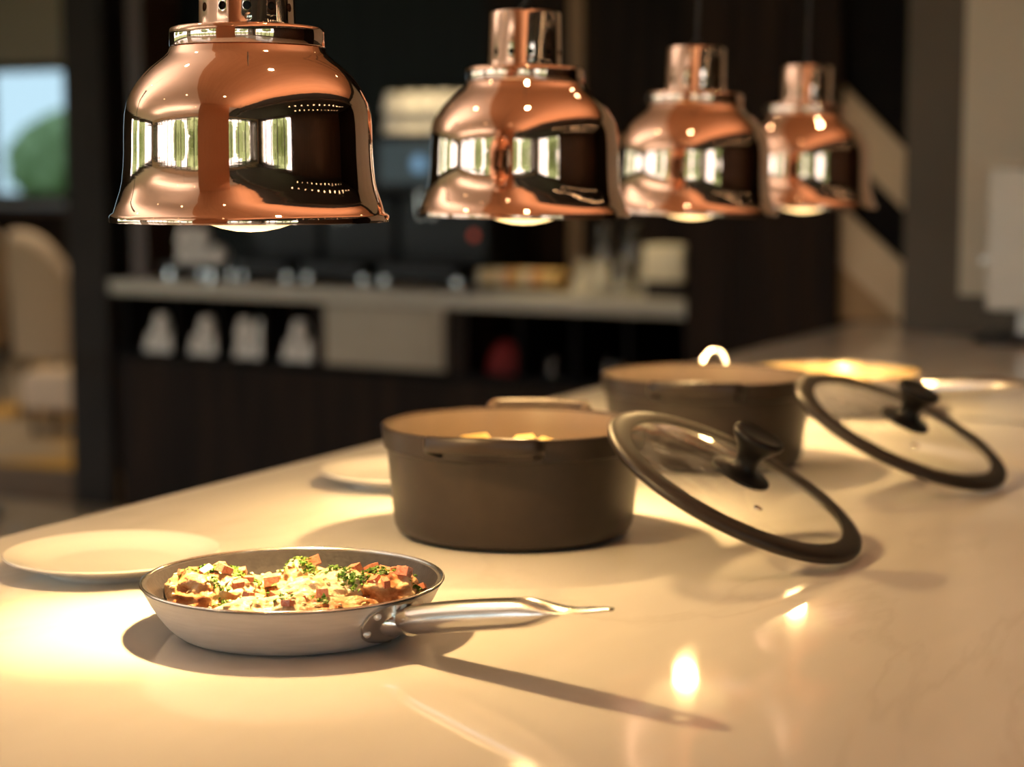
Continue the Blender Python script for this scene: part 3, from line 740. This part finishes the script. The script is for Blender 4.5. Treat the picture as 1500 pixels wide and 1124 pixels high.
# coffee machines
def machine(label, s0, s1, top, screen=False, cups=None, tone='black'):
    r = thing('coffee_machine', label, 'coffee machine', B((s0+s1)/2, .30, CT), BROT, 'black coffee machines on the bar')
    w = (s1-s0)/2; h = top-CT
    MB().box(-w, w, -.02, .23, .035, h).build('body', M[tone], r, bevel=.008)
    MB().box(-w, w, -.17, -.0205, h*.62, h-.002).build('brew_head', M[tone], r, bevel=.008)
    MB().box(-w+.02, w-.02, -.18, -.0205, .035, .075).build('drip_tray', M['black'], r, bevel=.004)
    MB().box(-w+.035, w-.035, -.175, -.03, .0755, .081).build('drip_grille', M['black'], r, bevel=.001)
    for sx in (-1, 1):
        for dy in (-.15, .2):
            MB().lathe([(0, .0005), (.017, .0005), (.018, .004), (.015, .034), (0, .034)], 20, mx=Matrix.Translation((sx*(w-.03), dy, 0))).build('foot', M['steel'], r, sharp=50)
    for dx in (-.03, .03):
        MB().tube([(dx, -.11, h*.6195), (dx, -.11, h*.52), (dx*.8, -.11, h*.46)], .009, 12).build('spout', M['steel'], r)
    if screen:
        sc_ = MB().box(-w+.03, w-.03, -.176, -.1705, h*.68, h-.03).build('screen', M['screen'], r)
        MB().lathe([(0, -.0008), (.026, -.0008), (.028, .0008), (0, .0008)], 24, mx=Matrix.Translation((.01, -.1772, h*.80)) @ Matrix.Rotation(PI/2, 4, 'X')).build('screen_icon', M['icon'], sc_)
        MB().lathe([(0, -.001), (.012, -.001), (.013, .001), (0, .001)], 16, mx=Matrix.Translation((w-.05, -.024, h*.34)) @ Matrix.Rotation(PI/2, 4, 'X')).build('indicator', M['redlamp'], r)
    return r
machine('plain black coffee machine nearest the charcoal pillar', .42, .735, 1.44)
machine('plain black coffee machine between two others on the bar', .765, 1.07, 1.44)
machine('black coffee machine with a lit blue screen and cups stored on top', 1.10, 1.46, 1.475, True)
# low cup warmer with cups added in place of pale light reflections, near the pillar
cw = thing('cup_warmer', 'low black cup warmer carrying a few cups at the end of the bar', 'cup warmer', B(.24, .25, CT), BROT)
MB().box(-.13, .13, -.12, .12, .035, .058).build('tray', M['black'], cw, bevel=.004)
for sx in (-1, 1):
    for sy in (-1, 1):
        MB().lathe([(0, .0005), (.016, .0005), (.013, .0345), (0, .0345)], 20, mx=Matrix.Translation((sx*.10, sy*.09, 0))).build('foot', M['chrome'], cw, sharp=50)
for ds, dd, z in ((-.06, 0, 0), (.02, 0, 0), (-.06, 0, .0688), (.10, .0, 0), (.02, 0, .0688), (-.06, .10, 0)):
    cup(B(.23+ds, .21+dd, CT+.0585+z), 'white cup standing in for a pale reflection at the end of the bar', 'cups standing in for reflections')
for k in range(5):
    for q in range(2):
        for z in (0, .0688):
            if z and (k == 4): continue
            cup(B(1.115+k*.0715, .22+q*.095, 1.4755+z), 'white cup in the lit rows on top of the screened coffee machine', 'cups on top of the coffee machine')
spot('bar_downlight', B(1.28, .05, 2.55), B(1.28, .28, 1.5), 120, 24, .9, (1, .74, .38), .03)
spot('trim_downlight', B(1.62, .50, 2.6), B(1.62, .60, 1.7), 5, 22, .9, (1, .66, .3), .03)
spot('bar_end_downlight', B(1.75, -.05, 2.55), B(1.98, .2, 1.0), 110, 34, .9, (1, .78, .45), .015)
# tray of packets
tr = thing('serving_tray', 'black tray of tea packets on the bar beside the screened coffee machine', 'tray', B(1.64, .22, CT+.0005), BROT)
MB().box(-.165, .165, -.07, .07, 0, .008).build('tray_base', M['black'], tr, bevel=.003)
for sg in (-1, 1): MB().box(-.165, .165, sg*.07-.003, sg*.07+.003, .0085, .022).build('tray_side', M['black'], tr, bevel=.001)
pk = ['creampk', 'gold', 'creampk', 'orangepk', 'gold', 'creampk', 'orangepk', 'gold', 'gold']
pn = ['cream', 'gold', 'orange']
for i, k in enumerate(pk):
    p = MB().box(-.0145, .0145, -.045, .045, 0, .062).build('tea_packet', M[k], bevel=.008, seg=3, loc=B(1.64-.138+i*.0345, .22, CT+.009), rot=BROT)
    c = {'creampk': 'cream', 'gold': 'gold', 'orangepk': 'orange'}[k]
    tag(p, c+' tea packet standing in the row on the black tray', 'tea packet', c+' tea packets on the tray')
# upturned glasses and the card box
gl0 = MB().lathe([(0, .118), (.022, .118), (.024, .115), (.0315, .003), (.0325, .0), (.0305, .0), (.0215, .108), (0, .110)], 32)
g0 = None
for i, (s, d, z) in enumerate([(1.93, .10, 0), (2.005, .08, 0), (2.08, .11, 0), (1.96, .19, 0), (2.04, .18, 0), (2.12, .20, 0), (1.99, .28, 0), (2.07, .28, 0), (2.0, .135, .1185), (2.065, .20, .1185)]):
    if g0 is None: g0 = gl0.build('drinking_glass', M['glass']); o = g0
    else: o = g0.copy(); COL.objects.link(o)
    o.location = B(s, d, CT+.0003+z)
    tag(o, ('clear glass standing upside down on the bar near the cream box' if z == 0 else 'clear glass on top of the other upturned glasses on the bar'), 'glass', 'upturned glasses on the bar' if z == 0 else 'glasses of the upper layer')
cb = thing('card_box', 'cream card box on a dark block at the timber column end of the bar', 'box', B(2.22, .16, CT), BROT)
MB().box(-.06, .07, -.06, .06, .0005, .055).build('block', M['pillar'], cb, bevel=.003)
MB().box(-.065, .07, -.06, .06, .0555, .165).build('box', M['creampk'], cb, bevel=.003)
# right-hand cubbies
rc = MB(); n = 40; vs = []; fs = []
tag(MB().lathe([(0, .11), (.02, .105), (.045, .085), (.062, .05), (.072, .015), (.07, .0), (0, 0)], 32, sy=.7).build('folded_napkin', M['red'], loc=B(1.64, .12, .6858), rot=BROT), 'dark red napkin folded in a cubby right of the cream door', 'napkin')
for s, lb in ((1.84, 'lone clear glass in the cubby next to the red napkin'), (2.04, 'clear glass in the cubby below the upturned glasses'), (2.09, 'clear glass beside the divider in the cubby below the card box')):
    o = g0.copy(); COL.objects.link(o); o.location = B(s, .09, .6857); o.scale = (.8, .8, .6)
    if 'group' in o: del o['group']
    tag(o, lb, 'glass')

# ------------------------------------------------------------------ dining area beyond the pillar
PF = .14
def tub_chair(label, loc, rz):
    r = thing('tub_chair', label, 'armchair', loc, (0, 0, rz), 'upholstered dining chairs')
    # wrap-around back whose top edge drops towards the arms
    n = 28; vs = []; fs = []
    for i in range(n+1):
        t = -1+2*i/n; an = PI/2+t*R(118)
        top = .90-.30*(1/(1+math.exp(-(abs(t)-.45)*11)))
        for rr, zz in ((.30, .30), (.325, top-.02), (.285, top), (.245, top-.03), (.24, .32)):
            vs.append((rr*math.cos(an), rr*math.sin(an), zz))
    for i in range(n):
        for j in range(5):
            k = (j+1) % 5; fs.append((i*5+j, i*5+k, (i+1)*5+k, (i+1)*5+j))
    fs += [tuple(range(5)), tuple(range(n*5, n*5+5))]
    b = MB().add(vs, fs).build('backrest', M['chair'], r, sharp=60)
    pts = []
    for i in range(n+1):
        t = -1+2*i/n; an = PI/2+t*R(118); top = .90-.30*(1/(1+math.exp(-(abs(t)-.45)*11)))
        pts.append((.285*math.cos(an), .285*math.sin(an), top+.006))
    MB().tube(pts, .03, 10).build('padded_top', M['chairtrim'], b)
    MB().lathe([(0, .30), (.225, .30), (.235, .32), (.235, .42), (.21, .46), (0, .465)], 40).build('seat', M['chairtrim'], r, sharp=60)
    for sx in (-1, 1):
        for sy in (-1, 1):
            MB().tube([(sx*.17, sy*.17, .30), (sx*.2, sy*.2, .0)], [.02, .012], 10).build('leg', M['wood'], r)
    return r
ch = tub_chair('beige tub chair with a sloping padded back between the pillar and the dining windows', (-6.05, 7.30, PF), R(156))
dup(ch, (-6.95, 7.35, PF), (0, 0, R(-100)), 'beige tub chair farther off at the picture edge, facing the first one')
ot = thing('footstool', 'pale footstool on the ochre carpet in front of the tub chair', 'footstool', (-5.60, 6.75, PF), (0, 0, R(20)))
MB().box(-.20, .16, -.16, .16, .12, .30).build('cushion', M['chairtrim'], ot, bevel=.03, seg=3)
for sx in (-.15, .12):
    for sy in (-.12, .12): MB().tube([(sx, sy, .0), (sx, sy, .119)], .012, 8).build('leg', M['wood'], ot)
sd = thing('sideboard', 'low dark timber sideboard under the far dining windows', 'sideboard', (-9.0, 9.75, PF))
MB().box(-1.7, 1.2, -.22, .22, .06, .96).build('carcass', M['wood'], sd, smooth=False)
MB().box(-1.66, 1.16, -.18, .18, 0, .0595).build('plinth', M['blackwood'], sd, smooth=False)
MB().box(-1.73, 1.23, -.25, .24, .9605, 1.0).build('top', M['woodred'], sd, smooth=False)
for k in range(4):
    d_ = MB().box(-1.69+k*.7225, -1.69+k*.7225+.715, -.24, -.2205, .07, .95).build('door', M['wood'], sd, smooth=False)
    MB().tube([(-1.05+k*.7225, -.255, .45), (-1.05+k*.7225, -.255, .62)], .006, 8).build('handle', M['steel'], d_)
tb = thing('pedestal_table', 'round slate blue pedestal table at the picture edge before the carpet step', 'table', (-5.13, 5.42, 0))
MB().lathe([(0, .60), (.19, .60), (.20, .61), (.20, .635), (.19, .645), (0, .645)], 48).build('table_top', M['slate'], tb, sharp=50)
MB().lathe([(0, .05), (.028, .05), (.026, .5995), (0, .5995)], 24).build('pedestal', M['frame'], tb, sharp=50)
MB().lathe([(0, 0), (.20, 0), (.205, .02), (.17, .045), (.03, .14), (0, .14)], 48).build('table_base', M['slate'], tb, sharp=50)

# ceiling downlights: small glowing discs
dl0 = None
for i, (x, y, zz) in enumerate([(-.6, -.3, .12), (-1.9, -.3, 0), (-3.2, -.3, 0), (-.6, 1.4, .12), (-1.9, 1.4, 0), (-3.2, 1.4, 0), (-1.9, 3.1, 0), (-3.2, 3.1, 0), (-.6, 3.1, .12), (-.6, -2.2, 0), (-1.9, -2.2, 0), (-3.2, -2.2, 0)]
        + [(2.0, .4+.34*k, .12) for k in range(12)] + [(3.2, .4+.34*k, .12) for k in range(12)]):
    if dl0 is None:
        dl0 = thing('downlight', 'x', 'downlight')
        MB().lathe([(.032, 0), (.046, 0), (.047, -.003), (.044, -.006), (.032, -.004)], 32, closed=True).build('trim_ring', M['chrome'], dl0)
        MB().lathe([(0, -.0005), (.0315, -.0005), (.031, -.003), (0, -.0035)], 24).build('lens', M['downlight'], dl0)
        o = dl0
    else: o = dup(dl0)
    o.location = (x, y, CEIL-zz-.0002)
    o['label'] = 'small warm downlight set in the pale dining room ceiling' if zz == 0 else 'small warm downlight set in the amber bulkhead over the counter' if i < 12 else 'small warm downlight in the rows on the dark kitchen ceiling'
    o['group'] = 'downlights in the pale ceiling' if zz == 0 else 'downlights in the amber bulkhead' if i < 12 else 'downlights in the dark ceiling'
for x, y, e in ((-.6, 1.4, 7), (-1.9, 1.4, 5), (-.6, -.3, 7), (-1.9, -.3, 5), (-.6, 3.1, 7), (-1.9, 3.1, 6)):
    spot('ceiling_downlight', (x, y, CEIL-.14 if x > -1 else CEIL-.02), (x, y, 0), e, 110, 1., (1, .72, .42), .03)
for x, y in ((2.0, 1.2), (2.0, 3.2), (3.2, 2.2)):
    spot('kitchen_downlight', (x, y, CEIL-.14), (x+.8, y, 0), 16, 120, 1., (1, .66, .36), .03)
for x, y, e in ((-6.2, 7.0, 80), (-5.2, 6.3, 40), (-6.5, 8.8, 70)):
    spot('dining_downlight', (x, y, CEIL-.02), (x, y, 0), e, 100, 1., (1, .76, .48), .05)
spot('end_wall_downlight', (-.75, 3.95, CEIL-.02), (-1.0, 4.6, 1.2), 16, 80, 1., (1, .76, .48), .05)

# made-up fill uplights, added to brighten the ceiling that the copper mirrors
def uplight(label, x, y, z, ln, along_x, watts, col):
    r = thing('fill_uplight', label, 'added fill light', (x, y, z), (0, 0, 0 if along_x else PI/2))
    MB().box(-ln/2, ln/2, -.03, .03, 0, .012).box(-ln/2, ln/2, -.03, -.026, .012, .04).box(-ln/2, ln/2, .026, .03, .012, .04).build('channel', M['frame'], r, smooth=False)
    top = (CEIL-.119 if not along_x else CEIL)-z
    for sx in (-1, 1): MB().tube([(sx*ln*.4, 0, .0125), (sx*ln*.4, 0, top)], .002, 8).build('cable', M['cord'], r)
    l = bpy.data.lights.new('fill_uplight_area', 'AREA'); l.shape = 'RECTANGLE'; l.size = ln-.02; l.size_y = .045; l.energy = watts; l.color = col
    o = bpy.data.objects.new('fill_uplight_area', l); COL.objects.link(o); o.location = (x, y, z+.03); o.rotation_euler = (PI, 0, 0 if along_x else PI/2)
uplight('added fill uplight hung across the dining side nearest the garden windows', -4.6, -2.2, 1.95, 5.0, True, UP*1.0, (1, .86, .74))
uplight('added fill uplight hung across the dining side level with the chicken pan', -4.6, 1.3, 1.95, 5.0, True, UP*1.0, (1, .86, .74))
uplight('added fill uplight hung lengthways over the counter', .25, .9, 2.0, 4.6, False, UP*.36, (1, .80, .62))
# ------------------------------------------------------------------ garden outside the windows
S('ground_terrace', MB().box(-13.5, 8, -8.5, -4.41, -.12, -.02), M['terrace'])
S('ground_lawn', MB().box(-60, 60, -60, -4.7, -.3, -.12).box(-60, 60, 12.3, 60, -.3, -.12).box(5, 60, -4.7, 12.3, -.3, -.12).box(-60, -12.6, -4.7, 12.3, -.3, -.12), M['lawn'])
t0 = None
for i, (x, y, s) in enumerate([(-8.5, -11, 1.0), (-5.2, -13, 1.25), (-1.6, -11, .9), (2.4, -12, 1.0), (6.0, -11, 1.0), (11, -5, 1.15), (13, -1, .9), (10.5, 1.5, 1.1), (-15.5, 19, .62), (-11.0, 22, .8), (-12.8, 17.5, .5), (-19, -2, 1.1), (-20, 2, 1.0)]):
    if t0 is None:
        t0 = thing('garden_tree', 'x', 'tree')
        MB().tube([(0, 0, -.12), (.03, 0, 1.0), (-.02, .04, 2.2)], [.16, .12, .08], 12).build('trunk', M['bark'], t0)
        bm = bmesh.new()
        for q in range(11):
            an = q*2.4; rr = .75*math.sqrt(q/11)
            mm = Matrix.Translation((rr*1.5*math.cos(an), rr*1.5*math.sin(an), 2.2+.85*random.random()-.5*rr))
            g = bmesh.ops.create_icosphere(bm, subdivisions=4, radius=random.uniform(.55, .85), matrix=mm)
        for v in bm.verts: v.co += Vector((noise.noise(v.co*3), noise.noise(v.co*3+Vector((9, 1, 4))), noise.noise(v.co*3+Vector((2, 8, 3)))))*.22
        me = bpy.data.meshes.new('crown'); bm.to_mesh(me); bm.free(); me.materials.append(M['leaf'])
        for p in me.polygons: p.use_smooth = True
        cr = bpy.data.objects.new('crown', me); COL.objects.link(cr); cr.parent = t0; o = t0
    else: o = dup(t0)
    o.location = (x, y, 0); o.scale = (s, s, s); o.rotation_euler = (0, 0, i*1.3)
    o['label'] = 'leafy green tree on the lawn outside the windows'; o['group'] = 'trees outside the windows'

# ------------------------------------------------------------------ daylight
w = bpy.data.worlds.new('sky'); SC.world = w; w.use_nodes = True
bg = w.node_tree.nodes['Background']; bg.inputs['Color'].default_value = (.92, .96, 1, 1); bg.inputs['Strength'].default_value = 4.2
def portal(loc, rot, sx, sy):
    l = bpy.data.lights.new('portal', 'AREA'); l.shape = 'RECTANGLE'; l.size = sx; l.size_y = sy; l.cycles.is_portal = True
    o = bpy.data.objects.new('portal', l); COL.objects.link(o); o.location = loc; o.rotation_euler = rot
portal((-6.7, -4.5, 1.35), (R(90), 0, R(180)), 9.8, 2.3)
portal((2.1, -4.5, 1.35), (R(90), 0, R(180)), 3.8, 2.3)
portal((4.5, -2.1, 1.35), (R(90), 0, R(-90)), 3.6, 2.3)
portal((-9.25, 10.5, 1.65), (R(90), 0, 0), 3.2, .95)
portal((-12.3, -.3, 1.35), (R(90), 0, R(90)), 7.4, 2.3)

vs_ = SC.view_settings; vs_.view_transform = 'Standard'; vs_.look = 'None'; vs_.exposure = 0.06; vs_.gamma = 1.0
try: vs_.use_curve_mapping = False
except Exception: pass
SC.cycles.use_denoising = True
SC.cycles.max_bounces = 10; SC.cycles.glossy_bounces = 6; SC.cycles.transparent_max_bounces = 12; SC.cycles.transmission_bounces = 8
SC.cycles.sample_clamp_indirect = 8.; SC.cycles.caustics_reflective = False; SC.cycles.caustics_refractive = False
